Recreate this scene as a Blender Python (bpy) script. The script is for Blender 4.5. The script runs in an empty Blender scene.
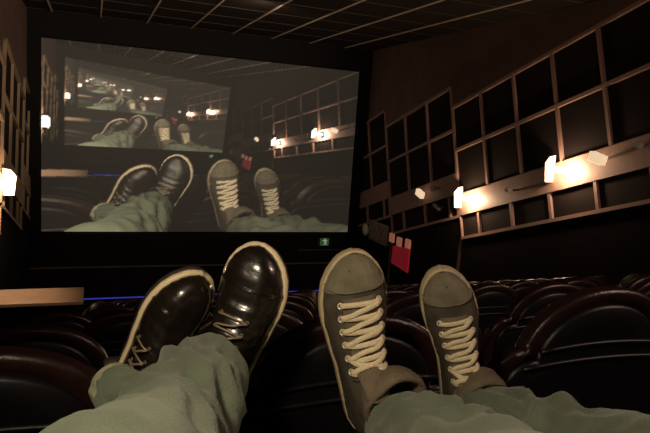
import bpy, bmesh, math, random
from math import sin, cos, pi, radians, sqrt
from mathutils import Vector, Matrix, noise
random.seed(7)
SC = bpy.context.scene
COL = SC.collection
ZC_ = 8.08
EZ = 5.5                       # eye height above the flat floor in front of the screen

# ------------------------------------------------------------------ camera
FPX, YAW, PITCH, ROLL = 597.2, 0.3762, -0.14424, 0.06833
_f = Vector((sin(YAW)*cos(PITCH), cos(YAW)*cos(PITCH), sin(PITCH)))
_r0 = Vector((cos(YAW), -sin(YAW), 0)); _u0 = _r0.cross(_f)
RT = cos(ROLL)*_r0 + sin(ROLL)*_u0
UP = -sin(ROLL)*_r0 + cos(ROLL)*_u0
FW = _f
EYE = Vector((0, 0, EZ))
cam_data = bpy.data.cameras.new('camera'); cam = bpy.data.objects.new('camera', cam_data); COL.objects.link(cam)
cam_data.sensor_width = 36; cam_data.lens = 36*FPX/650; cam_data.clip_start = 0.02; cam_data.clip_end = 100
M = Matrix((RT, UP, -FW)).transposed().to_4x4(); M.translation = EYE
cam.matrix_world = M
SC.camera = cam
def at(px, py, d):             # point seen at a pixel, d metres away along the view axis
    return EYE + FW*d + RT*((px-325)*d/FPX) - UP*((py-216.5)*d/FPX)

# ------------------------------------------------------------------ world, lights, exposure
w = bpy.data.worlds.new('world'); SC.world = w; w.use_nodes = True
bg = w.node_tree.nodes['Background']; bg.inputs[0].default_value = (1.0, 0.75, 0.6, 1); bg.inputs[1].default_value = 0.02
SC.view_settings.view_transform = 'Standard'; SC.view_settings.look = 'None'
SC.view_settings.exposure = 0.0; SC.view_settings.gamma = 1.0; SC.view_settings.use_curve_mapping = False
LAMPS = []                     # (position, colour*power) of every lamp, also used for the film on the screen
def lamp(kind, name, loc, power, col, size=0.1, target=None, spot=None, blend=0.5):
    d = bpy.data.lights.new(name, kind); d.energy = power; d.color = col
    if kind in ('POINT', 'SPOT'): d.shadow_soft_size = size
    if kind == 'AREA': d.shape = 'DISK'; d.size = size
    if kind == 'SPOT': d.spot_size = radians(spot); d.spot_blend = blend
    o = bpy.data.objects.new(name, d); o.location = loc
    if target is not None:
        o.rotation_euler = (Vector(target)-Vector(loc)).to_track_quat('-Z', 'Y').to_euler()
    COL.objects.link(o)
    return o
KEY = Vector((-0.25, 0.16, EZ+0.34)); KEYT = Vector((0.36, 0.80, EZ-0.40)); KEYP = 34
lamp('SPOT', 'key_fill_spot', KEY, KEYP, (1.0, 0.81, 0.56), 0.06, KEYT, 74, 0.75)  # added key spot without a fixture, lights the jeans and shoes
LEDGE = Vector((-0.9, 5.0, EZ+2.4))
lamp('SPOT', 'ledge_fill_spot', LEDGE, 480, (1.0, 0.72, 0.48), 0.10, LEDGE+Vector((0.0, 0.35, -4)), 26, 0.9)  # added spot over the parapet, there to brighten its wood top
CEIL_FILL = Vector((3.2, -3.6, EZ+1.5))
lamp('SPOT', 'ceiling_fill_spot', CEIL_FILL, 3600, (1.0, 0.78, 0.55), 0.12, (1.8, 14, ZC_), 38, 0.9)  # added unseen spot at the back, brightens the ceiling grid
FRONTC = Vector((3.4, 12.5, EZ+2.3))
lamp('AREA', 'front_downlight', FRONTC, 16, (1.0, 0.76, 0.55), 0.5, FRONTC+Vector((-0.5, 3, -2.0)))
ROW_FILL = Vector((4.6, -0.6, EZ+2.3))
lamp('AREA', 'seat_row_fill', ROW_FILL, 75, (1.0, 0.66, 0.52), 0.35, ROW_FILL+Vector((-0.3, 3.4, -2.6)))  # unseen fill, placed to light the rear of the seat rows

# ------------------------------------------------------------------ materials
SHADE = {}                     # material name -> (colour, emission, gloss) for the film on the screen
def mat(name, col, rough=0.6, metal=0.0, var=0.15, scale=20.0, bump=0.0, bscale=60.0, emit=None, estr=1.0, spec=0.5, coat=0.0, sheen=0.0):
    m = bpy.data.materials.new(name); m.use_nodes = True
    nt = m.node_tree; b = nt.nodes['Principled BSDF']
    b.inputs['Roughness'].default_value = rough; b.inputs['Metallic'].default_value = metal
    b.inputs['Specular IOR Level'].default_value = spec; b.inputs['Coat Weight'].default_value = coat
    b.inputs['Sheen Weight'].default_value = sheen
    tc = nt.nodes.new('ShaderNodeTexCoord')
    n = nt.nodes.new('ShaderNodeTexNoise'); n.inputs['Scale'].default_value = scale; n.inputs['Detail'].default_value = 5
    nt.links.new(tc.outputs['Object'], n.inputs['Vector'])
    r = nt.nodes.new('ShaderNodeValToRGB')
    r.color_ramp.elements[0].position = 0.3; r.color_ramp.elements[1].position = 0.7
    r.color_ramp.elements[0].color = (*[c*(1-var) for c in col], 1)
    r.color_ramp.elements[1].color = (*[min(1, c*(1+var)) for c in col], 1)
    nt.links.new(n.outputs['Fac'], r.inputs['Fac']); nt.links.new(r.outputs['Color'], b.inputs['Base Color'])
    if bump:
        n2 = nt.nodes.new('ShaderNodeTexNoise'); n2.inputs['Scale'].default_value = bscale; n2.inputs['Detail'].default_value = 6
        nt.links.new(tc.outputs['Object'], n2.inputs['Vector'])
        bp = nt.nodes.new('ShaderNodeBump'); bp.inputs['Strength'].default_value = bump; bp.inputs['Distance'].default_value = 0.01
        nt.links.new(n2.outputs['Fac'], bp.inputs['Height']); nt.links.new(bp.outputs['Normal'], b.inputs['Normal'])
    if emit:
        b.inputs['Emission Color'].default_value = (*emit, 1); b.inputs['Emission Strength'].default_value = estr
    SHADE[name] = (Vector(col), Vector(emit)*estr if emit else None, (1-rough)*spec)
    return m
MT = dict(
    wall=mat('wall_plaster', (0.17, 0.10, 0.075), 0.8, var=0.15, scale=2.0, bump=0.1),
    wall_dark=mat('black_wall_carpet', (0.008, 0.006, 0.006), 0.95, var=0.3, bump=0.2, spec=0.1),
    ceil=mat('black_ceiling_tile', (0.020, 0.014, 0.011), 0.9, var=0.2, scale=6, bump=0.2, spec=0.2),
    tbar=mat('lit_grid_metal', (0.80, 0.64, 0.48), 0.4, metal=0.0, var=0.1),  # pale colour carries the grazing light on the long runners
    tbar2=mat('dimmed_metal', (0.12, 0.085, 0.06), 0.5, metal=0.0, var=0.1),  # darkened colour, keeps the cross tees dimmer than the lit runners
    floor=mat('dark_carpet', (0.012, 0.009, 0.010), 0.95, var=0.4, scale=40, bump=0.3, spec=0.1),
    frame=mat('panel_frame_paint', (0.37, 0.235, 0.19), 0.55, var=0.08, scale=8),
    frame_l=mat('panel_frame_beige', (0.36, 0.25, 0.16), 0.55, var=0.08, scale=8),
    tile=mat('black_fabric', (0.018, 0.013, 0.012), 0.9, var=0.25, scale=60, bump=0.2, spec=0.15),
    masking=mat('screen_masking', (0.006, 0.005, 0.006), 0.8, var=0.2, spec=0.2),
    white=mat('white_enamel', (0.85, 0.80, 0.72), 0.4, var=0.04),
    bulb=mat('frosted_lamp_glass', (1.0, 0.85, 0.6), 0.4, emit=(1.0, 0.70, 0.38), estr=40),
    uph=mat('burgundy_leatherette', (0.024, 0.0095, 0.0085), 0.36, var=0.25, scale=30, bump=0.12, bscale=120),
    shell=mat('black_seat_plastic', (0.007, 0.006, 0.008), 0.42, var=0.2, bump=0.05, spec=0.35),
    arm=mat('dark_armrest_plastic', (0.03, 0.018, 0.016), 0.35, var=0.2),
    jeans=mat('faded_green_denim', (0.120, 0.148, 0.104), 0.85, var=0.38, scale=7, bump=0.35, bscale=260, sheen=0.15, spec=0.15),
    stitch=mat('pale_denim_hem', (0.34, 0.34, 0.22), 0.85, var=0.2, scale=30, bump=0.3),
    canvas=mat('grey_canvas', (0.085, 0.073, 0.055), 0.9, var=0.25, scale=25, bump=0.4, bscale=400, spec=0.15),
    canvas2=mat('worn_canvas_edge', (0.15, 0.12, 0.085), 0.9, var=0.2, scale=30, bump=0.3, bscale=300, spec=0.15),
    toe=mat('worn_canvas_toe', (0.17, 0.15, 0.105), 0.8, var=0.2, scale=30, bump=0.3, bscale=300, spec=0.2),
    rubber=mat('aged_cream_rubber', (0.50, 0.40, 0.25), 0.6, var=0.15, scale=25, bump=0.15),
    lace=mat('cream_cotton_lace', (0.80, 0.68, 0.46), 0.9, var=0.1, scale=100, bump=0.5, bscale=500, spec=0.1),
    eyelet=mat('pale_metal_eyelet', (0.75, 0.65, 0.48), 0.35, metal=0.3, var=0.05),
    leather=mat('polished_black_leather', (0.012, 0.009, 0.007), 0.24, var=0.3, scale=40, bump=0.10, bscale=45, spec=0.6, coat=0.3),
    welt=mat('cream_shoe_welt', (0.72, 0.58, 0.38), 0.5, var=0.1, scale=30),
    soleu=mat('dark_outsole', (0.03, 0.022, 0.018), 0.7, var=0.2),
    brown_lace=mat('waxed_brown_lace', (0.20, 0.15, 0.10), 0.35, var=0.1),
    wood=mat('light_wood_ledge', (0.46, 0.29, 0.17), 0.5, var=0.12, scale=5, bump=0.05),
    red=mat('red_poster_board', (0.62, 0.03, 0.045), 0.6, var=0.12, scale=6, emit=(0.6, 0.03, 0.05), estr=0.12),  # faint emission added to brighten the red of the board
    peach=mat('peach_tab_board', (0.85, 0.36, 0.22), 0.6, var=0.1, emit=(0.8, 0.3, 0.2), estr=0.2),  # faint emission added to brighten the tabs
    steel=mat('dull_steel', (0.35, 0.30, 0.27), 0.35, metal=0.7, var=0.2),
    poster=mat('faded_poster', (0.30, 0.20, 0.17), 0.5, var=0.6, scale=9),
    led=mat('blue_led_strip', (0.1, 0.1, 0.6), 0.4, emit=(0.08, 0.09, 1.0), estr=0.32),
    green=mat('exit_sign_green', (0.05, 0.3, 0.12), 0.4, emit=(0.10, 0.34, 0.14), estr=0.12),
    signw=mat('exit_sign_white', (0.8, 0.9, 0.7), 0.4, emit=(0.75, 0.9, 0.6), estr=0.25),
    black=mat('black_housing', (0.01, 0.01, 0.01), 0.5, var=0.1),
)

# ------------------------------------------------------------------ helpers
def tag(o, label=None, cat=None, group=None, kind=None):
    if label: o['label'] = label
    if cat: o['category'] = cat
    if group: o['group'] = group
    if kind: o['kind'] = kind
    return o
def empty(name, loc=(0, 0, 0)):
    o = bpy.data.objects.new(name, None); o.empty_display_size = 0.1; COL.objects.link(o); o.location = loc; return o
def obj(name, bm, m, parent=None, smooth=False, loc=None, recalc=True):
    if recalc: bmesh.ops.recalc_face_normals(bm, faces=bm.faces)
    me = bpy.data.meshes.new(name); bm.to_mesh(me); bm.free(); me.materials.append(m)
    if smooth:
        for p in me.polygons: p.use_smooth = True
    o = bpy.data.objects.new(name, me); COL.objects.link(o)
    if parent is not None: o.parent = parent
    if loc is not None: o.location = loc
    return o
def box(bm, x0, x1, y0, y1, z0, z1):
    v = [bm.verts.new((x, y, z)) for x in (x0, x1) for y in (y0, y1) for z in (z0, z1)]
    for f in ((0, 1, 3, 2), (4, 6, 7, 5), (0, 4, 5, 1), (2, 3, 7, 6), (0, 2, 6, 4), (1, 5, 7, 3)):
        bm.faces.new([v[i] for i in f])
    return v
def prism(bm, pts, ax, a, b):
    """extrude a polygon: ax='x' gives (y,z) points between x=a and x=b; ax='y' gives (x,z) points"""
    mk = (lambda p, t: (t, p[0], p[1])) if ax == 'x' else (lambda p, t: (p[0], t, p[1]))
    A = [bm.verts.new(mk(p, a)) for p in pts]; B = [bm.verts.new(mk(p, b)) for p in pts]
    bm.faces.new(A); bm.faces.new(B[::-1])
    for i in range(len(pts)):
        j = (i+1) % len(pts); bm.faces.new((A[i], A[j], B[j], B[i]))
def loft(bm, rings, cap0=True, cap1=True, close=True):
    V = [[bm.verts.new(p) for p in r] for r in rings]
    n = len(V[0])
    for a, b in zip(V, V[1:]):
        for i in range(n if close else n-1):
            j = (i+1) % n; bm.faces.new((a[i], a[j], b[j], b[i]))
    if cap0: bm.faces.new(V[0][::-1])
    if cap1: bm.faces.new(V[-1])
    return V
def tube(bm, pts, rad, n=8, flat=1.0, nrm=None):
    """tube along points; rad number or list; flat squashes it along the given normals"""
    rings = []
    for i, p in enumerate(pts):
        t = (pts[min(i+1, len(pts)-1)]-pts[max(i-1, 0)]).normalized()
        u = nrm[i] if nrm else Vector((0.31, 0.2, 0.93))
        s = t.cross(u).normalized(); q = s.cross(t).normalized()
        r = rad[i] if isinstance(rad, (list, tuple)) else rad
        rings.append([p + s*r*cos(2*pi*k/n) + q*r*flat*sin(2*pi*k/n) for k in range(n)])
    loft(bm, rings)
def catmull(P, per=8):
    out = []
    for i in range(len(P)-1):
        a, b, c, d = P[max(i-1, 0)], P[i], P[i+1], P[min(i+2, len(P)-1)]
        for k in range(per):
            t = k/per
            out.append([0.5*((2*b[j])+(-a[j]+c[j])*t+(2*a[j]-5*b[j]+4*c[j]-d[j])*t*t+(-a[j]+3*b[j]-3*c[j]+d[j])*t**3) for j in range(len(b))])
    out.append(list(P[-1])); return out
def lerp_tab(tab, s):
    for (a, va), (b, vb) in zip(tab, tab[1:]):
        if s <= b:
            t = (s-a)/(b-a); t = t*t*(3-2*t)*0.5+t*0.5
            return va+(vb-va)*t
    return tab[-1][1]
def bevel(bm, off, seg=2):
    bmesh.ops.bevel(bm, geom=list(bm.edges), offset=off, segments=seg, affect='EDGES', profile=0.5)

# ------------------------------------------------------------------ room
XL, XR, YB, YF, ZC = -1.62, 8.28, -4.0, 18.1, EZ+2.58
def ztop(Y): return EZ-0.05-0.295*Y         # top of the seat backs along the rake
ROWS = [1.1+0.9*k for k in range(15)]
SEAT_H = 1.05
# raked floor
bm = bmesh.new()
prof = [(YB, ztop(0.2)-SEAT_H)]
for k, Y in enumerate(ROWS):
    zp = ztop(Y-0.9)-SEAT_H; zn = ztop(Y)-SEAT_H
    prof += [(Y-0.10, zp), (Y-0.10, zn)]
prof += [(ROWS[-1]+0.9, ztop(ROWS[-1])-SEAT_H), (ROWS[-1]+0.9, 0.0), (YF, 0.0), (YF, -0.3), (YB, -0.3)]
prism(bm, prof, 'x', XL, XR)
tag(obj('floor', bm, MT['floor']), kind='structure')
for nm, x0, x1, y0, y1, z0, z1, m in (
        ('wall_left', XL-0.15, XL, YB, YF, -0.3, ZC+0.2, 'wall'), ('wall_right', XR, XR+0.15, YB, YF, -0.3, ZC+0.2, 'wall'),
        ('wall_front', XL-0.15, XR+0.15, YF, YF+0.15, -0.3, ZC+0.2, 'masking'), ('wall_back', XL-0.15, XR+0.15, YB-0.15, YB, -0.3, ZC+0.2, 'wall_dark'),
        ('ceiling', XL, XR, YB, YF, ZC, ZC+0.15, 'ceil')):
    bm = bmesh.new(); box(bm, x0, x1, y0, y1, z0, z1); tag(obj(nm, bm, MT[m]), kind='structure')
# ceiling grid
bm = bmesh.new()
x = 0.17-1.2
while x < XR:
    box(bm, x-0.018, x+0.018, YB, YF-0.25, ZC-0.022, ZC)
    x += 1.195
tag(obj('trim_1', bm, MT['tbar']), kind='structure')
bm = bmesh.new()
y = 17.65-1.25*17
while y < YF-0.3:
    box(bm, XL, XR, y-0.014, y+0.014, ZC-0.004, ZC-0.0005)
    y += 1.25
tag(obj('trim_2', bm, MT['tbar2']), kind='structure')
# frame of black masking round the screen, standing off the front wall; side returns up to the side walls
SX0, SX1, SZ0, SZ1 = -1.296, 7.921, EZ-3.312, EZ+1.892
bm = bmesh.new()
box(bm, XL, SX0-0.02, 17.75, YF, 0, ZC); box(bm, SX1+0.02, XR, 17.75, YF, 0, ZC)
box(bm, SX0-0.02, SX1+0.02, 17.8, YF, SZ1+0.03, ZC); box(bm, SX0-0.02, SX1+0.02, 17.8, YF, 0.0, SZ0-0.03)
tag(obj('trim_3', bm, MT['masking']), kind='structure')
bm = bmesh.new(); box(bm, SX0-0.3, SX1+0.3, 17.74, 17.8, EZ-4.33, EZ-4.29)
tag(obj('trim_4', bm, MT['tbar2']), kind='structure')

# ------------------------------------------------------------------ side wall panelling (steps down with the rake)
TH = radians(17.5)
def tn(t, n): return (t*cos(TH)+n*sin(TH), EZ-t*sin(TH)+n*cos(TH))
def quad(bm, t0, t1, n0, n1, xa, xb): prism(bm, [tn(t0, n0), tn(t1, n0), tn(t1, n1), tn(t0, n1)], 'x', xa, xb)
# name, t range, columns, low n ; rows: lower tiles .54, strip .52, two tall rows 1.08 each
PANELS = [(15.55, 17.9, 2, 2.40), (12.03, 15.55, 3, 1.87), (6.3, 12.03, 5, 1.34), (2.85, 6.3, 3, 0.81), (-0.6, 2.85, 3, 0.28)]
ORD = ['narrowest, nearest the screen', 'second from the screen', 'tall and third from the screen', 'dim, nearer the audience', 'in the dark beside the audience']
def panelling(side):
    if side > 0: X, dt, dn, fm, word = XR, 0.0, 0.0, MT['frame'], 'right'
    else: X, dt, dn, fm, word = XL, 0.25, 0.14, MT['frame_l'], 'left'
    s = -side                                   # towards the room
    for i, (t0, t1, nc, low) in enumerate(PANELS):
        t0 += dt; t1 += dt; low += dn
        y, z = tn((t0+t1)/2, low)
        root = empty('wall_panel', (X, y, z))
        tag(root, 'brown framed wall panel with black squares on the %s wall, %s' % (word, ORD[i]), 'wall panel', 'stepped panels along the %s wall' % word)
        O = Vector((X, y, z))
        def add(name, fn, m):
            b = bmesh.new(); fn(b); bmesh.ops.translate(b, verts=b.verts, vec=-O); return obj(name, b, m, root)
        n1, n2, n3, n4 = low+0.54, low+1.06, low+2.14, low+3.22
        bw = 0.034
        def frame(b):
            quad(b, t0, t1, low-bw, low+bw, X+s*0.001, X+s*0.07)
            quad(b, t0, t1, n3-bw, n3+bw, X+s*0.001, X+s*0.07)
            quad(b, t0, t1, n4-bw, n4+bw, X+s*0.001, X+s*0.07)
            cw = (t1-t0)/nc
            for c in range(nc+1):
                t = t0+c*cw; ta = max(t-bw, t0); tb = min(t+bw, t1)
                quad(b, ta, tb, n2, n4+bw, X+s*0.001, X+s*0.064)
                tt = min(t+0.42, t1) if c < nc else t1
                quad(b, tt-bw, tt+(bw if c < nc else 0), low+bw, n1, X+s*0.001, X+s*0.064)
            quad(b, t0, t0+0.09, low, n1, X+s*0.001, X+s*0.064)
        add('panel_frame', frame, fm)
        add('strip_board', lambda b: quad(b, t0, t1, n1, n2, X+s*0.001, X+s*0.075), fm)
        cw = (t1-t0)/nc
        for c in range(nc):
            for a, b_ in ((n2, n3), (n3, n4)):
                add('fabric_square', lambda b: quad(b, t0+c*cw+bw*0.9, t0+(c+1)*cw-bw*0.9, a+0.04, b_-0.04, X+s*0.001, X+s*0.012), MT['tile'])
        edges = [t0]+[min(t0+c*cw+0.42, t1) for c in range(nc)]+[t1]
        for a, b_ in zip(edges, edges[1:]):
            if b_-a > 0.2:
                add('fabric_square', lambda b: quad(b, a+0.04, b_-0.04, low+0.04, n1, X+s*0.001, X+s*0.012), MT['tile'])
    # dark carpeted wall below the panels
    b = bmesh.new()
    for t0, t1, nc, low in PANELS:
        t0 += dt; t1 += dt; low += dn
        (ya, za), (yb, zb) = tn(t0, low), tn(t1, low)
        if yb > YF-0.4:
            k = (YF-0.4-ya)/(yb-ya); yb = YF-0.4; zb = za+(zb-za)*k
        prism(b, [(ya, 0), (yb, 0), (yb, zb), (ya, za)], 'x', X+s*0.0, X+s*0.02)
    tag(obj('baseboard_'+word, b, MT['wall_dark']), kind='structure')
panelling(1); panelling(-1)

def sconce(side, tl, nl, label, power, group):
    X = XR-0.075 if side > 0 else XL+0.075
    s = -side
    y, z = tn(tl, nl)
    root = empty('wall_lamp', (X, y, z)); tag(root, label, 'wall lamp', group)
    b = bmesh.new(); box(b, 0, s*0.015, -0.06, 0.44, -0.06, 0.06); bevel(b, 0.004, 1); obj('back_plate', b, MT['white'], root)
    b = bmesh.new(); bmesh.ops.create_uvsphere(b, u_segments=20, v_segments=12, radius=0.09)
    bmesh.ops.scale(b, vec=(0.8, 1, 1), verts=b.verts); bmesh.ops.translate(b, vec=(s*0.06, 0, 0), verts=b.verts)
    obj('bulb', b, MT['bulb'], root, True)
    b = bmesh.new(); prism(b, [(0.0, 0.27), (s*0.14, 0.24), (s*0.23, 0.12), (s*0.19, -0.24), (0.0, -0.24)], 'y', 0.42, 0.445)
    obj('shade', b, MT['white'], root)
    P = Vector((X+s*0.17, y-0.02, z)); LAMPS.append((P, Vector((1, .66, .42))*power))
    lamp('POINT', 'wall_lamp_light', P, power, (1.0, 0.66, 0.42), 0.06)
sconce(1, 11.45, 2.16, 'lit white wall lamp on the right wall, the one nearer the screen', 60, 'wall lamps')
sconce(1, 8.38, 2.16, 'lit white wall lamp on the right wall, the one nearer the audience', 60, 'wall lamps')
sconce(-1, 11.85, 2.30, 'lit white wall lamp on the left wall', 48, 'wall lamps')

MT['glow_white'] = mat('white_box_glow', (0.85, 0.78, 0.66), 0.5, emit=(1.0, 0.72, 0.45), estr=0.8)  # mild emission added to make the white box faces bright
def wallbox(px_y, px_z, w_, h_, d_, label, tilt=0.0, m='white', out=0.14):
    """small fitting standing off the right wall on a stub arm"""
    root = empty('wall_fixture', (XR-0.07, px_y, EZ+px_z)); tag(root, label, 'wall fixture', 'small fittings on the right wall')
    b = bmesh.new(); box(b, -out-d_, -out, -w_/2, w_/2, -h_/2, h_/2); bevel(b, 0.012, 2)
    bmesh.ops.rotate(b, verts=b.verts, cent=(-out, 0, 0), matrix=Matrix.Rotation(tilt, 3, 'X'))
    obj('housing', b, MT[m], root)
    b = bmesh.new(); tube(b, [Vector((0.0, 0, 0)), Vector((-out-0.01, 0, 0))], 0.02, 8); obj('stub_arm', b, MT['steel'], root)
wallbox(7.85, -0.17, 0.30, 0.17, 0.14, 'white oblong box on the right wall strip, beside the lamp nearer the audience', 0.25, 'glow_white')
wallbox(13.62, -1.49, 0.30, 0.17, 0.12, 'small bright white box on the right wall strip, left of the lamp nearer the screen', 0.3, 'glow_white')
wallbox(13.0, -1.28, 0.14, 0.13, 0.10, 'small dark round-backed fitting on the right wall strip beside the white box', 0, 'steel')
wallbox(10.1, -0.98, 0.15, 0.10, 0.10, 'tiny pale fitting on the right wall strip between the two lamps', 0.3)
wallbox(7.1, 0.10, 0.16, 0.09, 0.10, 'tiny pale fitting high on the right wall at the edge of view', 0.3)
wallbox(12.75, -1.72, 0.30, 0.07, 0.10, 'thin grey bar fitting just left of the lamp nearer the screen', 0.3, 'steel')

# poster shaped like a carton of chips, the framed sign and the oval lamp under the right panelling
bx = XR-0.04
root = empty('carton_sign', (bx, 14.7, EZ-3.43)); tag(root, 'red carton-shaped sign with three peach tabs low on the right wall', 'sign')
b = bmesh.new(); prism(b, [(0.50, 0.22), (-0.46, 0.34), (-0.44, -0.36), (0.53, -0.30)], 'x', -0.05, 0.0); obj('red_board', b, MT['red'], root)
for (y0, z0, w_, h_) in ((0.62, 0.30, 0.24, 0.26), (0.16, 0.27, 0.24, 0.26), (-0.34, 0.32, 0.24, 0.25)):
    b = bmesh.new(); box(b, -0.07, -0.001, y0-w_/2, y0+w_/2, z0, z0+h_); bevel(b, 0.01, 1); obj('peach_tab', b, MT['peach'], root)
root = empty('framed_sign', (bx, 16.25, EZ-3.02)); tag(root, 'small silver framed sign at the end of the right wall panels', 'sign')
b = bmesh.new()
for q in ((-0.65, 0.65, 0.25, 0.31), (-0.65, 0.65, -0.31, -0.25), (-0.65, -0.58, -0.25, 0.25), (0.58, 0.65, -0.25, 0.25)): box(b, -0.04, 0, *q)
obj('sign_frame', b, MT['steel'], root)
b = bmesh.new(); box(b, -0.02, 0, -0.58, 0.58, -0.25, 0.25); obj('sign_face', b, MT['poster'], root)
b = bmesh.new(); bmesh.ops.create_uvsphere(b, u_segments=16, v_segments=10, radius=0.2); bmesh.ops.scale(b, vec=(0.35, 1.0, 1.0), verts=b.verts)
tag(obj('bulkhead_light', b, MT['white'], None, True, (XR-0.05, 17.2, EZ-3.1)), 'small white oval bulkhead fitting between the screen and the framed sign', 'bulkhead light')

# exit sign under the screen, at its right end
root = empty('exit_sign', (7.03, 17.70, EZ-3.60)); tag(root, 'small green exit sign with a white figure under the right end of the screen', 'exit sign')
b = bmesh.new(); box(b, -0.24, 0.24, 0.0, 0.08, -0.15, 0.15); bevel(b, 0.01, 1); obj('housing', b, MT['black'], root)
b = bmesh.new(); box(b, -0.15, 0.15, -0.008, -0.001, -0.12, 0.12); obj('sign_face', b, MT['green'], root)
b = bmesh.new()
prism(b, [(-.02, -.10), (.0, -.10), (.03, -.02), (.06, -.09), (.08, -.08), (.05, .0), (.04, .05), (.09, .02), (.10, .04), (.04, .08), (-.02, .08), (-.08, .04), (-.07, .02), (-.02, .05), (.0, 0)], 'y', -0.014, -0.009)
prism(b, [(.02+.018*cos(a*pi/4), .10+.018*sin(a*pi/4)) for a in range(8)], 'y', -0.014, -0.009)
obj('running_figure', b, MT['signw'], root)
b = bmesh.new(); box(b, -0.85, 1.0, 0.03, 0.05, -0.28, -0.255)
tag(obj('trim_5', b, MT['tbar2'], None, False, (7.03, 17.70, EZ-3.6)), kind='structure')
# blue light strip along the foot of the screen wall
b = bmesh.new(); box(b, SX0-0.2, SX1+0.2, 17.72, 17.745, EZ-5.245, EZ-5.215)
tag(obj('light_strip', b, MT['led']), 'thin blue glowing light strip along the foot of the screen wall', 'light strip')

# parapet at the side entrance, left
root = empty('parapet', (-0.83, 5.45, ztop(5.6)-SEAT_H-0.4)); tag(root, 'low dark parapet with a broad light wood top on the left', 'parapet')
zt = EZ-1.54
b = bmesh.new(); box(b, XL+0.86, -0.06+0.83, -0.28, 0.15, zt-root.location.z-0.035, zt-root.location.z); bevel(b, 0.006, 1); obj('wood_top', b, MT['wood'], root)
b = bmesh.new(); box(b, XL+0.86, -0.09+0.83, -0.16, 0.10, 0.0, zt-root.location.z-0.037); obj('parapet_wall', b, MT['wall_dark'], root)

# ------------------------------------------------------------------ cinema seats
def seat_outline(inset=0.0, n=18):
    """rear silhouette of the backrest: wide shouldered body with a domed head section"""
    hw = 0.335-inset; P = []
    P += [(hw-0.03, 0.40+inset), (hw-0.005, 0.46+inset), (hw, 0.6)]
    cx, cz, r = hw-0.09, 0.895-0.09-inset*0.7, 0.09
    for k in range(5): a = k/4*pi/2*0.92; P.append((cx+r*cos(a), cz+r*sin(a)))
    lw = 0.250-inset*1.05
    for k in range(n+1):
        a = 0.10+(pi-0.20)*k/n
        P.append((lw*math.copysign(abs(cos(a))**0.93, cos(a)), 0.865-inset*0.5+(0.185-inset*0.5)*abs(sin(a))))
    Q = [(-x_, z_) for x_, z_ in P[:8]][::-1]
    return P+Q
LEAN = 0.16
def lean(y_, z_): return y_-(z_-SEAT_H)*LEAN
def backrest_bm():
    b = bmesh.new(); rings = []
    for ins, y_ in ((0.050, 0.012), (0.036, 0.0), (0.016, -0.003), (0.006, 0.003), (0.002, 0.012), (0.007, 0.018), (0.002, 0.026), (0.008, 0.033), (0.004, 0.041), (0.012, 0.052), (0.04, 0.062), (0.10, 0.066)):
        rings.append([Vector((x_, lean(y_, z_), z_)) for x_, z_ in seat_outline(ins)])
    loft(b, rings); return b
def shell_bm():
    b = bmesh.new(); rings = []
    for ins, y_ in ((0.044, 0.020), (0.046, 0.002), (0.054, -0.006), (0.10, -0.010)):
        rings.append([Vector((x_, lean(y_, z_), z_)) for x_, z_ in seat_outline(ins)])
    loft(b, rings)
    for z_, wd in ((0.90, 0.205), (0.855, 0.25), (0.66, 0.26)):                     # pressed ribs across the shell
        rr = [Vector((wd*(k/10*2-1), lean(-0.010, z_), z_-0.012*(k/10*2-1)**2)) for k in range(11)]
        tube(b, rr, 0.006, 6)
    return b
def make_seat():
    root = empty('cinema_chair')
    obj('backrest', backrest_bm(), MT['uph'], root, True)
    obj('back_shell', shell_bm(), MT['shell'], root, True)
    b = bmesh.new(); box(b, -0.27, 0.27, 0.19, 0.60, 0.34, 0.46); bevel(b, 0.035, 3); obj('seat_cushion', b, MT['uph'], root, True)
    for sx in (-1, 1):
        b = bmesh.new(); box(b, sx*0.352-0.026, sx*0.352+0.026, 0.12, 0.46, 0.60, 0.645); bevel(b, 0.015, 2)
        box(b, sx*0.36-0.015, sx*0.36+0.015, 0.22, 0.36, 0.05, 0.61)
        bmesh.ops.create_cone(b, cap_ends=False, segments=20, radius1=0.036, radius2=0.044, depth=0.07, matrix=Matrix.Translation((sx*0.325, 0.52, 0.62)))
        if sx > 0: obj('armrest', b, MT['arm'], root, True)
        else: b.free()
    b = bmesh.new(); box(b, -0.10, 0.10, 0.20, 0.42, 0.03, 0.35); box(b, -0.17, 0.17, 0.15, 0.43, -0.03, 0.03); obj('pedestal', b, MT['shell'], root)
    return root
proto = make_seat()
WORDS = ['nearest', 'second', 'third', 'fourth', 'fifth', 'sixth', 'seventh', 'eighth', 'ninth', 'tenth', 'eleventh', 'twelfth', 'thirteenth', 'fourteenth', 'fifteenth']
CNT = ['first', 'second', 'third', 'fourth', 'fifth', 'sixth', 'seventh', 'eighth', 'ninth', 'tenth', 'eleventh', 'twelfth', 'thirteenth', 'fourteenth']
SPECIAL = {(0, 0): 'large dark domed seat back at the lower left corner, in the nearest row',
           (0, 1): 'dark seat back behind the shoes, between the jeans and the grey sneakers, nearest row',
           (0, 2): 'large dark seat back with a broad curved rim at the right edge, nearest row',
           (1, 0): 'dark domed seat back just beyond the lower left corner seat',
           (2, 0): 'burgundy ribbed seat back left of the black leather shoes, below the blue light strip'}
first = True
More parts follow.
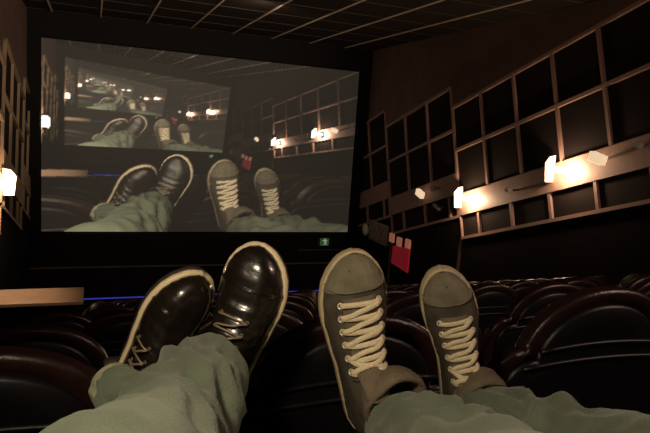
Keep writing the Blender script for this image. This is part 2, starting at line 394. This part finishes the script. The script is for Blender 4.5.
for k, Y in enumerate(ROWS):
    x0 = -0.18 if k % 2 == 0 and k < 1 else (-0.18 if k in (1, 3, 5, 7, 9, 11, 13) else 0.18)
    x = x0; i = 0
    while x < XR-0.4:
        # only what the view can reach
        d = (x*sin(YAW)+Y*cos(YAW)); px = 325+FPX*(x*cos(YAW)-Y*sin(YAW))/d if d > 0.1 else 1e9
        if px-0.4*FPX/d > 665: break
        if x < 0.1 and Y > 5.0: x += 0.72; continue
        if first: r = proto; first = False
        else:
            r = proto.copy(); COL.objects.link(r)
            for ch in proto.children:
                c = ch.copy(); COL.objects.link(c); c.parent = r
        bow = max(x-0.9, 0)*0.05            # rows bow gently towards the screen at the sides
        r.location = (x, Y+bow, ztop(Y)-SEAT_H+min(max((x-0.75)*0.04, -0.04), 0.025))
        lab = SPECIAL.get((k, i), 'burgundy and black cinema seat, %s row from the camera, %s from the left in it' % (WORDS[k], CNT[min(i, 13)]))
        tag(r, lab, 'cinema seat', 'cinema seats in rows')
        x += 0.72; i += 1

# ------------------------------------------------------------------ shoes
def frame_from(T, H, right_tilt, up_tilt):
    """toe and heel points; local y heel->toe, z out of the instep, x across"""
    y_ = (T-H).normalized(); mid = (T+H)/2
    zc = (EYE-mid).normalized() + RT*right_tilt + UP*up_tilt
    z_ = (zc-y_*zc.dot(y_)).normalized(); x_ = y_.cross(z_)
    m = Matrix((x_, y_, z_)).transposed().to_4x4(); m.translation = H
    return m
class Last:
    def __init__(s, L, W, hs, kind, flip=1):
        s.L, s.W, s.hs, s.kind, s.flip = L, W, hs, kind, flip
        s.wt = [(0, .10), (.02, .34), (.06, .55), (.12, .66), (.25, .68), (.4, .72), (.55, .86), (.68, .99), (.76, 1.0), (.84, .93), (.90, .79), (.95, .58), (.98, .38), (1, .10)]
        if kind == 'boot': s.ht = [(0, .55), (.05, .95), (.15, 1.12), (.30, 1.25), (.40, 1.12), (.5, .93), (.62, .76), (.72, .66), (.82, .58), (.9, .50), (.96, .38), (1, .20)]
        else: s.ht = [(0, .45), (.05, .75), (.15, .85), (.30, .95), (.42, 1.0), (.52, .86), (.62, .70), (.72, .60), (.82, .55), (.9, .48), (.96, .36), (1, .18)]
    def w(s, t): return s.W/2*lerp_tab(s.wt, t)
    def c(s, t): return s.flip*0.010*sin(pi*t)*(-1)+s.flip*0.006*t
    def h(s, t): return 0.085*lerp_tab(s.ht, t)
    def P(s, t, a, off=0.0):
        """a: 0 = right side, pi = left side"""
        w_, h_ = s.w(t)*0.965+off, s.h(t)+off
        e = 0.72
        return Vector((s.c(t)+w_*math.copysign(abs(cos(a))**e, cos(a)), s.L*t*0.985+0.002, s.hs+h_*abs(sin(a))**0.95))
    def N(s, t, a):
        e = 0.01
        d1 = s.P(min(t+e, 1), a)-s.P(max(t-e, 0), a); d2 = s.P(t, a+e)-s.P(t, a-e)
        return d1.cross(d2).normalized()*(-1 if d1.cross(d2).dot(s.P(t, a)-Vector((s.c(t), s.L*t, s.hs))) < 0 else 1)
def shoe(parent, mw, L, W, hs, kind, flip, label, mu, ms, mtoe, ml, nlace, lt0, lt1, spread, acen=pi/2):
    la = Last(L, W, hs, 'boot' if kind == 'sneaker' else 'dress', flip)
    inv = parent.matrix_world.inverted()
    # upper (the part itself)
    b = bmesh.new(); ts = [0, .005, .015, .03]+[0.05+0.9*i/40 for i in range(41)]+[.965, .98, .99, 1.0]
    rings = []
    for t in ts:
        ring = []
        for k in range(29):
            a = pi*k/28; p = la.P(t, a); nn = la.N(t, a)
            wr = 0.0
            if kind == 'sneaker': wr = 0.0022*noise.noise(p*38)+0.0012*noise.noise(p*90)
            else:
                wr = 0.0012*noise.noise(p*40)
                if 0.42 < t < 0.75: wr += 0.0022*sin(t*L*620+1.5*sin(a*3))*sin((t-.42)/.33*pi)*abs(sin(a))
            ring.append(p+nn*wr)
        ring.append(Vector((la.c(t)-la.w(t)*0.9, L*t*0.985+.002, hs*0.7))); ring.append(Vector((la.c(t)+la.w(t)*0.9, L*t*0.985+.002, hs*0.7)))
        rings.append(ring)
    loft(b, rings)
    up = obj('shoe', b, mu, parent, True); up.matrix_parent_inverse = Matrix.Identity(4); up.matrix_local = inv @ mw
    up['label'] = label
    def sub(name, bm_, m, smooth=True): return obj(name, bm_, m, up, smooth)
    # sole / foxing
    b = bmesh.new(); rings = []
    prof = ((0.90, 0.0), (0.98, 0.003), (1.02, 0.010), (1.035, hs*0.6), (1.03, hs+0.008), (1.0, hs+0.013), (0.955, hs+0.010)) if kind == 'sneaker' else ((0.92, 0.006), (1.02, 0.008), (1.05, 0.012), (1.055, hs*0.8), (1.04, hs+0.003), (0.97, hs+0.005))
    nn_ = 64; out = []
    for k in range(nn_):
        q = k/nn_*2
        t = 0.5-0.5*cos(pi*q) if q <= 1 else 0.5-0.5*cos(pi*(2-q)); sd = 1 if q <= 1 else -1
        tt = min(max(t, 0.0), 1.0); wv = la.w(tt)
        if t < 0.004 or t > 0.996: wv = la.w(tt)*0.3
        out.append((la.c(tt)+sd*wv, L*tt))
    cy_ = L*0.5
    for sc_, z_ in prof:
        rings.append([Vector((x_*(sc_) , cy_+(y_-cy_)*(1+(sc_-1)*0.38), z_)) for x_, y_ in out])
    loft(b, rings); sub('sole', b, ms)
    if kind != 'sneaker':
        b = bmesh.new(); loft(b, [[Vector((x_*s_, cy_+(y_-cy_)*(1+(s_-1)*.4), z_)) for x_, y_ in out] for s_, z_ in ((0.95, -0.006), (1.0, -0.004), (1.0, 0.007))]); sub('outsole', b, MT['soleu'])
        b = bmesh.new(); loft(b, [[Vector((x_*0.98, y_*0.0+0.002+L*0.24*(y_/L) , z_)) for x_, y_ in out] for z_ in (-0.024, -0.005)]); sub('heel_block', b, MT['soleu'])
    # toe piece
    b = bmesh.new(); rings = []
    if kind == 'sneaker':
        for t in [0.83+0.17*i/14 for i in range(15)]:
            rings.append([la.P(min(t, 0.999), pi*k/28, 0.0022+(0.0012*sin(k*2.2) if 0.86 < t < 0.97 else 0)) for k in range(29)])
        V = loft(b, rings, False, False, False)
        sub('toe_cap', b, mtoe)
        b = bmesh.new()
        for tp in (0.83,):
            tube(b, [la.P(tp+0.05*(1-sin(pi*k/24)), pi*k/24, 0.003) for k in range(25)], 0.0018, 6)
        sub('toe_stitching', b, mtoe)
    else:
        for tp in (0.775, 0.785):
            tube(b, [la.P(tp, pi*k/24, 0.0008) for k in range(25)], 0.0010, 6)
        sub('toe_seam', b, mu)
    # tongue and facings
    if kind == 'sneaker':
        b = bmesh.new(); rings = []
        for i in range(16):
            t = lt1+0.03-(lt1+0.03-lt0+0.10)*i/15
            rise = max(0, (i-9)/6.0)**1.5*0.030
            row = []
            for k in range(9):
                a = pi/2+(k-4)/4*spread*0.95; p = la.P(t, a, 0.0025); row.append(p+Vector((0.004*noise.noise(p*30), 0, rise+0.003*sin(k/8*pi))))
            rings.append(row)
        V = loft(b, rings, False, False, False)
        t_ = sub('tongue', b, MT['canvas2']); md = t_.modifiers.new('thick', 'SOLIDIFY'); md.thickness = 0.004
        for sgn in (1, -1):                       # lace facings with a raised edge
            b = bmesh.new(); rings = []
            for i in range(20):
                t = lt0-0.04+(lt1+0.02-lt0+0.04)*i/19
                a0 = pi/2-sgn*spread*0.82; a1 = pi/2-sgn*spread*1.55
                rings.append([la.P(t, a0+(a1-a0)*k/5, 0.004 if 0 < k < 5 else 0.0015) for k in range(6)])
            loft(b, rings, False, False, False); sub('lace_facing', b, mu)
    # eyelets and laces
    E_ = []
    for i in range(nlace):
        t = lt0+(lt1-lt0)*i/(nlace-1)
        sp = spread*(1.12 if kind == 'sneaker' else 1.0)*(0.92+0.16*(1-i/(nlace-1)))
        E_.append((t, acen-sp, acen+sp))
    for t, ar, al in E_:
        for a in (ar, al):
            p = la.P(t, a, 0.0052 if kind == 'sneaker' else 0.002); nv = la.N(t, a)
            b = bmesh.new(); s1 = nv.cross(Vector((0, 1, 0))).normalized(); s2 = nv.cross(s1)
            R_ = 0.0048 if kind == 'sneaker' else 0.0022
            ring = []
            for k in range(14):
                c_ = p+(s1*cos(2*pi*k/14)+s2*sin(2*pi*k/14))*R_; rd = (c_-p).normalized()
                ring.append([c_+(rd*cos(2*pi*j/6)+nv*sin(2*pi*j/6))*R_*0.38 for j in range(6)])
            loft(b, ring+[ring[0]], False, False); bmesh.ops.remove_doubles(b, verts=b.verts, dist=1e-6)
            sub('eyelet', b, MT['eyelet'] if kind == 'sneaker' else ml)
    def lacepath(t0, a0, t1, a1, lift):
        pts, nr = [], []
        for k in range(13):
            q = k/12; t = t0+(t1-t0)*q; a = a0+(a1-a0)*q
            pts.append(la.P(t, a, 0.0075+lift*sin(pi*q)) + Vector((0, 0.0012*sin(5*q+t*90), 0))); nr.append(la.N(t, a))
        return pts, nr
    wl, fl = (0.0046, 0.42) if kind == 'sneaker' else (0.0018, 0.8)
    for i, (t, ar, al) in enumerate(E_):
        b = bmesh.new(); p, nr = lacepath(t, al, t, ar, 0.002); tube(b, p, wl*1.05, 8, fl, nr)
        if i == nlace-1 or True: sub('lace', b, ml)
    for i in range(nlace-1):
        b = bmesh.new(); p, nr = lacepath(E_[i][0], E_[i][2], E_[i+1][0], E_[i+1][1], 0.005); tube(b, p, wl, 8, fl, nr); sub('lace', b, ml)
        if kind == 'sneaker' and i == 0:
            b = bmesh.new(); p, nr = lacepath(E_[i][0], E_[i][1], E_[i+1][0], E_[i+1][2], 0.003); tube(b, p, wl, 8, fl, nr); sub('lace', b, ml)
    # collar round the ankle opening
    if kind == 'sneaker':
        b = bmesh.new(); rings = []
        for j, (g, zz) in enumerate(((0.90, 0.060), (1.12, 0.072), (1.26, 0.092), (1.29, 0.110), (1.20, 0.124), (1.02, 0.122), (0.84, 0.100))):
            ring = []
            for k in range(32):
                a = 2*pi*k/32
                p = Vector((la.c(.2)+W*0.36*g*cos(a)+W*0.22, L*0.31+L*0.10*cos(a)*0.3+L*0.120*g*sin(a), hs+zz*(1.0+0.10*sin(a))))
                ring.append(p+Vector((0, 0, 0.006*noise.noise(p*25)))+Vector((0.004*noise.noise(p*30+Vector((5, 0, 0))), 0.004*noise.noise(p*30), 0)))
            rings.append(ring)
        loft(b, rings, False, False); sub('ankle_collar', b, MT['canvas2'])
    return up

# ------------------------------------------------------------------ legs
def leg(bm, P, seed, n=64, hem=True):
    """trouser leg along (px, py, distance, radius) points, seen from the seat; creases by noise"""
    Q = catmull([[*at(a, b_, d), r] for a, b_, d, r in P], 20)
    pts = [Vector(q[:3]) for q in Q]; L_ = 0; rings = []
    for i, p in enumerate(pts):
        t = (pts[min(i+1, len(pts)-1)]-pts[max(i-1, 0)]).normalized()
        s = t.cross(Vector((0.1, 0.2, 1))).normalized(); u = s.cross(t)
        if i: L_ += (p-pts[i-1]).length
        ring = []
        for k in range(n):
            a = 2*pi*k/n; dr = s*cos(a)+u*sin(a)
            q = p+dr*Q[i][3]
            cre = max(0.0, 1-L_/0.45)
            ramp = min(1.0, L_/0.10)*0.85+0.15
            v = (0.5-abs(noise.noise(Vector((cos(a)*1.3+seed, sin(a)*1.3, L_*13+a*0.0+sin(a+seed)*1.3)))*2.4))*0.020*(0.35+cre)*0.6 + noise.noise(Vector((a*0.0+seed, L_*16, seed*3)))*0.010*(0.5+cre) + noise.noise(Vector((cos(a)*1.6+seed, sin(a)*1.6, L_*30+sin(a*2+seed)*1.2)))*0.009*cre + noise.noise(q*14+Vector((seed, 0, 0)))*0.007
            ring.append(p+dr*(Q[i][3]+v*ramp))
        rings.append(ring)
    if hem:
        c0 = pts[0]; t0 = (pts[1]-pts[0]).normalized()
        inner = [c0+t0*0.05+(q-c0)*0.86 for q in rings[0]]; inner0 = [c0+(q-c0)*0.93-t0*0.003 for q in rings[0]]
        rings = [inner, inner0]+rings
    loft(bm, rings, True, True)
    return rings
def hem_band(ring, nxt, parent, m):
    b = bmesh.new(); c0 = sum(ring, Vector())/len(ring); c1 = sum(nxt, Vector())/len(nxt); t = (c1-c0).normalized()
    R = []
    for k, (g, q) in enumerate(((1.0, -0.003), (1.03, 0.0), (1.035, 0.010), (1.03, 0.018), (1.0, 0.020))):
        R.append([c0+(p-c0)*g+t*q for p in ring])
    loft(b, R, False, False)
    return obj('hem', b, m, parent, True)

# left person: black leather shoes, ankles crossed
pl = empty('person', at(120, 560, 0.45)); bpy.context.view_layer.update()
tag(pl, 'person in green jeans and black leather shoes, ankles crossed, feet on the seat ahead, left', 'person', 'people with feet up')
off = pl.matrix_world.inverted()
b = bmesh.new()
ra = leg(b, [(207, 374, 0.93, 0.064), (190, 396, 0.84, 0.072), (172, 432, 0.74, 0.075), (145, 484, 0.58, 0.082), (90, 560, 0.46, 0.098), (40, 700, 0.36, 0.10)], 1.3)
rb = leg(b, [(112, 385, 0.985, 0.038), (128, 400, 0.95, 0.045), (160, 430, 0.87, 0.052), (200, 480, 0.76, 0.060), (225, 560, 0.62, 0.075), (190, 700, 0.45, 0.09)], 7.7)
bmesh.ops.transform(b, matrix=off, verts=b.verts)
jl = obj('jeans', b, MT['jeans'], pl, True)
h = hem_band([off @ p for p in rb[2]], [off @ p for p in rb[3]], jl, MT['stitch'])
T, H = at(197, 267, 1.03), at(122, 396, 1.10)
shoe(pl, frame_from(T, H, 0.33, -0.40), (T-H).length, 0.106, 0.016, 'dress', 1, 'polished black leather shoe with cream welt, left of the pair', MT['leather'], MT['welt'], MT['leather'], MT['brown_lace'], 5, 0.26, 0.56, 0.30, 2.45)
T, H = at(270, 245, 1.02), at(214, 402, 1.06)
shoe(pl, frame_from(T, H, -0.34, -0.15), (T-H).length, 0.116, 0.016, 'dress', -1, 'polished black leather shoe with cream welt, upright, right of the pair', MT['leather'], MT['welt'], MT['leather'], MT['brown_lace'], 4, 0.42, 0.62, 0.35)

# right person: grey canvas sneakers
pr = empty('person', at(620, 560, 0.50)); bpy.context.view_layer.update()
tag(pr, 'person in green jeans and grey canvas sneakers with cream laces, feet up, right', 'person', 'people with feet up')
off = pr.matrix_world.inverted()
b = bmesh.new()
rc = leg(b, [(392, 421, 0.985, 0.052), (410, 434, 0.93, 0.062), (440, 454, 0.82, 0.074), (490, 492, 0.68, 0.082), (560, 550, 0.54, 0.09), (640, 680, 0.42, 0.098)], 3.1)
rd = leg(b, [(470, 407, 1.16, 0.046), (500, 418, 1.08, 0.052), (555, 438, 0.95, 0.058), (645, 466, 0.76, 0.067), (745, 510, 0.60, 0.078), (860, 620, 0.46, 0.095)], 5.2)
bmesh.ops.transform(b, matrix=off, verts=b.verts)
jr = obj('jeans', b, MT['jeans'], pr, True)
T, H = at(345, 248, 1.06), at(368, 424, 1.12)
shoe(pr, frame_from(T, H, 0.22, -0.22), (T-H).length, 0.118, 0.024, 'sneaker', 1, 'worn grey canvas sneaker with cream laces, the larger left one', MT['canvas'], MT['rubber'], MT['toe'], MT['lace'], 6, 0.46, 0.775, 0.42)
T, H = at(441, 263, 1.20), at(456, 404, 1.30)
shoe(pr, frame_from(T, H, 0.16, -0.20), (T-H).length, 0.108, 0.024, 'sneaker', -1, 'worn grey canvas sneaker with cream laces, the smaller right one', MT['canvas'], MT['rubber'], MT['toe'], MT['lace'], 6, 0.40, 0.735, 0.40)

# ------------------------------------------------------------------ the screen: it shows this same view, again and again
NX, NZ = 320, 200
yS = 17.93
bpy.context.view_layer.update()
import numpy as np
from mathutils.bvhtree import BVHTree
AV, AF, AM, base = [], [], [], 0
for ob in list(SC.objects):                        # one ray-casting tree of everything built so far
    if ob.type != 'MESH': continue
    me_ = ob.data; nv = len(me_.vertices); co = np.empty(nv*3); me_.vertices.foreach_get('co', co)
    mw_ = np.array(ob.matrix_world); co = co.reshape(-1, 3) @ mw_[:3, :3].T + mw_[:3, 3]
    me_.calc_loop_triangles(); tri = np.empty(len(me_.loop_triangles)*3, dtype=np.int32); me_.loop_triangles.foreach_get('vertices', tri)
    tri = tri.reshape(-1, 3)+base
    AV.append(co); AF.append(tri); AM += [me_.materials[0].name]*len(tri); base += nv
TREE = BVHTree.FromPolygons(np.concatenate(AV).tolist(), np.concatenate(AF).tolist(), all_triangles=True)
def shade(hit, nrm, mname, dirv):
    c, e, gl = SHADE.get(mname, (Vector((.02, .02, .02)), None, 0))
    if mname == 'frosted_lamp_glass': return Vector((1.6, 1.3, .9))
    if nrm.dot(dirv) > 0: nrm = -nrm
    out = Vector((0, 0, 0))
    if e is not None: out += e
    p0 = hit+nrm*0.004
    lights = []
    lk = KEY-hit; dk = lk.length
    ca = (-lk/dk).dot((KEYT-KEY).normalized())
    if ca > cos(radians(37)): lights.append((lk, dk, Vector((1, .81, .56))*KEYP*min(1, (ca-cos(radians(37)))/0.12)))
    for Pp, pc in LAMPS:
        l = Pp-hit
        if l.length < 9: lights.append((l, l.length, pc))
    l = ROW_FILL-hit; lights.append((l, l.length, Vector((1, .66, .52))*110*max(0, -(l.normalized()).dot(Vector((-0.07, .79, -.61))))))
    l = FRONTC-hit; lights.append((l, l.length, Vector((1, .76, .55))*30*max(0, -(l.normalized()).dot(Vector((-0.14, .82, -.55))))))
    for Ls, Lt, pw, ha in ((CEIL_FILL, Vector((1.8, 14, ZC_)), 3600, 19), (LEDGE, LEDGE+Vector((0.0, 0.35, -4)), 480, 13)):
        l = Ls-hit; ca = -(l.normalized()).dot((Lt-Ls).normalized())
        if ca > cos(radians(ha)): lights.append((l, l.length, Vector((1, .78, .55))*pw*min(1, (ca-cos(radians(ha)))/0.03)))
    for l, dl, pc in lights:
        ld = l/dl; nl = nrm.dot(ld)
        if nl <= 0 or pc.length == 0: continue
        if TREE.ray_cast(p0, ld, dl-0.35 if dl > 1 else dl*0.5)[0] is not None: continue
        f_ = 1/(4*pi*pi*dl*dl)
        hv = (ld-dirv).normalized(); sp_ = gl*0.55*max(0, nrm.dot(hv))**28
        out += Vector((pc[i]*f_*(c[i]*nl+sp_) for i in range(3)))
    return out+c*0.012
grid = []
for j in range(NZ):
    for i in range(NX):
        acc = Vector((0, 0, 0)); sc_hits = []
        for sx, sy in ((0.25, 0.3), (0.75, 0.7)):
            px = (i+sx)/NX*650; py = (1-(j+sy)/NZ)*433
            dv = (FW*FPX+RT*(px-325)-UP*(py-216.5)).normalized()
            # the open window of the masking shows the screen itself
            tt_ = yS/dv.y; q = EYE+dv*tt_
            onscreen = SX0 < q.x < SX1 and SZ0 < q.z < SZ1
            hit, nrm, fi, _ = TREE.ray_cast(EYE, dv, tt_-0.02 if onscreen else 60)
            if hit is not None: acc += shade(hit, nrm, AM[fi], dv)
            elif onscreen: sc_hits.append(((q.x-SX0)/(SX1-SX0)*NX-.5, (q.z-SZ0)/(SZ1-SZ0)*NZ-.5))
        grid.append((acc/2, sc_hits))
LIFT = Vector((0.018, 0.0150, 0.0105)); GAIN = 1.15
cur = [g[0].copy() for g in grid]
for it in range(5):
    film = [LIFT+Vector((c[0]*GAIN, c[1]*GAIN, c[2]*GAIN)) for c in cur]
    nxt = []
    for g, sh_ in grid:
        c = g.copy()
        for (u, v) in sh_:
            u = min(max(u, 0), NX-1.001); v = min(max(v, 0), NZ-1.001); a, b_ = int(u), int(v); fu, fv = u-a, v-b_
            s_ = film[b_*NX+a]*(1-fu)*(1-fv)+film[b_*NX+a+1]*fu*(1-fv)+film[(b_+1)*NX+a]*(1-fu)*fv+film[(b_+1)*NX+a+1]*fu*fv
            c += s_*0.5
        nxt.append(c)
    cur = nxt
film = [LIFT+c*GAIN for c in cur]
film = [c*0.86+Vector((1.08, 1.0, 0.86))*(0.14*(0.3*c[0]+0.6*c[1]+0.1*c[2])) for c in film]
verts = [(SX0+(SX1-SX0)*i/(NX-1), yS, SZ0+(SZ1-SZ0)*j/(NZ-1)) for j in range(NZ) for i in range(NX)]
faces = [(j*NX+i, j*NX+i+1, (j+1)*NX+i+1, (j+1)*NX+i) for j in range(NZ-1) for i in range(NX-1)]
me = bpy.data.meshes.new('projected_film'); me.from_pydata(verts, [], faces)
ca_ = me.color_attributes.new('film', 'FLOAT_COLOR', 'POINT')
flat = []
for c in film: flat += [min(c[0], 1.6), min(c[1], 1.6), min(c[2], 1.6), 1.0]
ca_.data.foreach_set('color', flat)
m = bpy.data.materials.new('projected_film'); m.use_nodes = True; nt = m.node_tree
bs = nt.nodes['Principled BSDF']; bs.inputs['Base Color'].default_value = (0.02, 0.02, 0.02, 1); bs.inputs['Roughness'].default_value = 0.9
at_ = nt.nodes.new('ShaderNodeAttribute'); at_.attribute_name = 'film'
nt.links.new(at_.outputs['Color'], bs.inputs['Emission Color']); bs.inputs['Emission Strength'].default_value = 1.0
me.materials.append(m)
root = empty('cinema_screen', ((SX0+SX1)/2, 17.95, SZ0))
tag(root, 'large cinema screen showing the same view of feet and screen repeated', 'cinema screen')
pf = bpy.data.objects.new('projected_film', me); COL.objects.link(pf); pf.parent = root; pf.location = -root.location
b = bmesh.new(); box(b, SX0-0.03-root.location.x, SX1+0.03-root.location.x, 0.0, 0.10, -0.03, SZ1-SZ0+0.03); obj('screen_backing', b, MT['masking'], root)
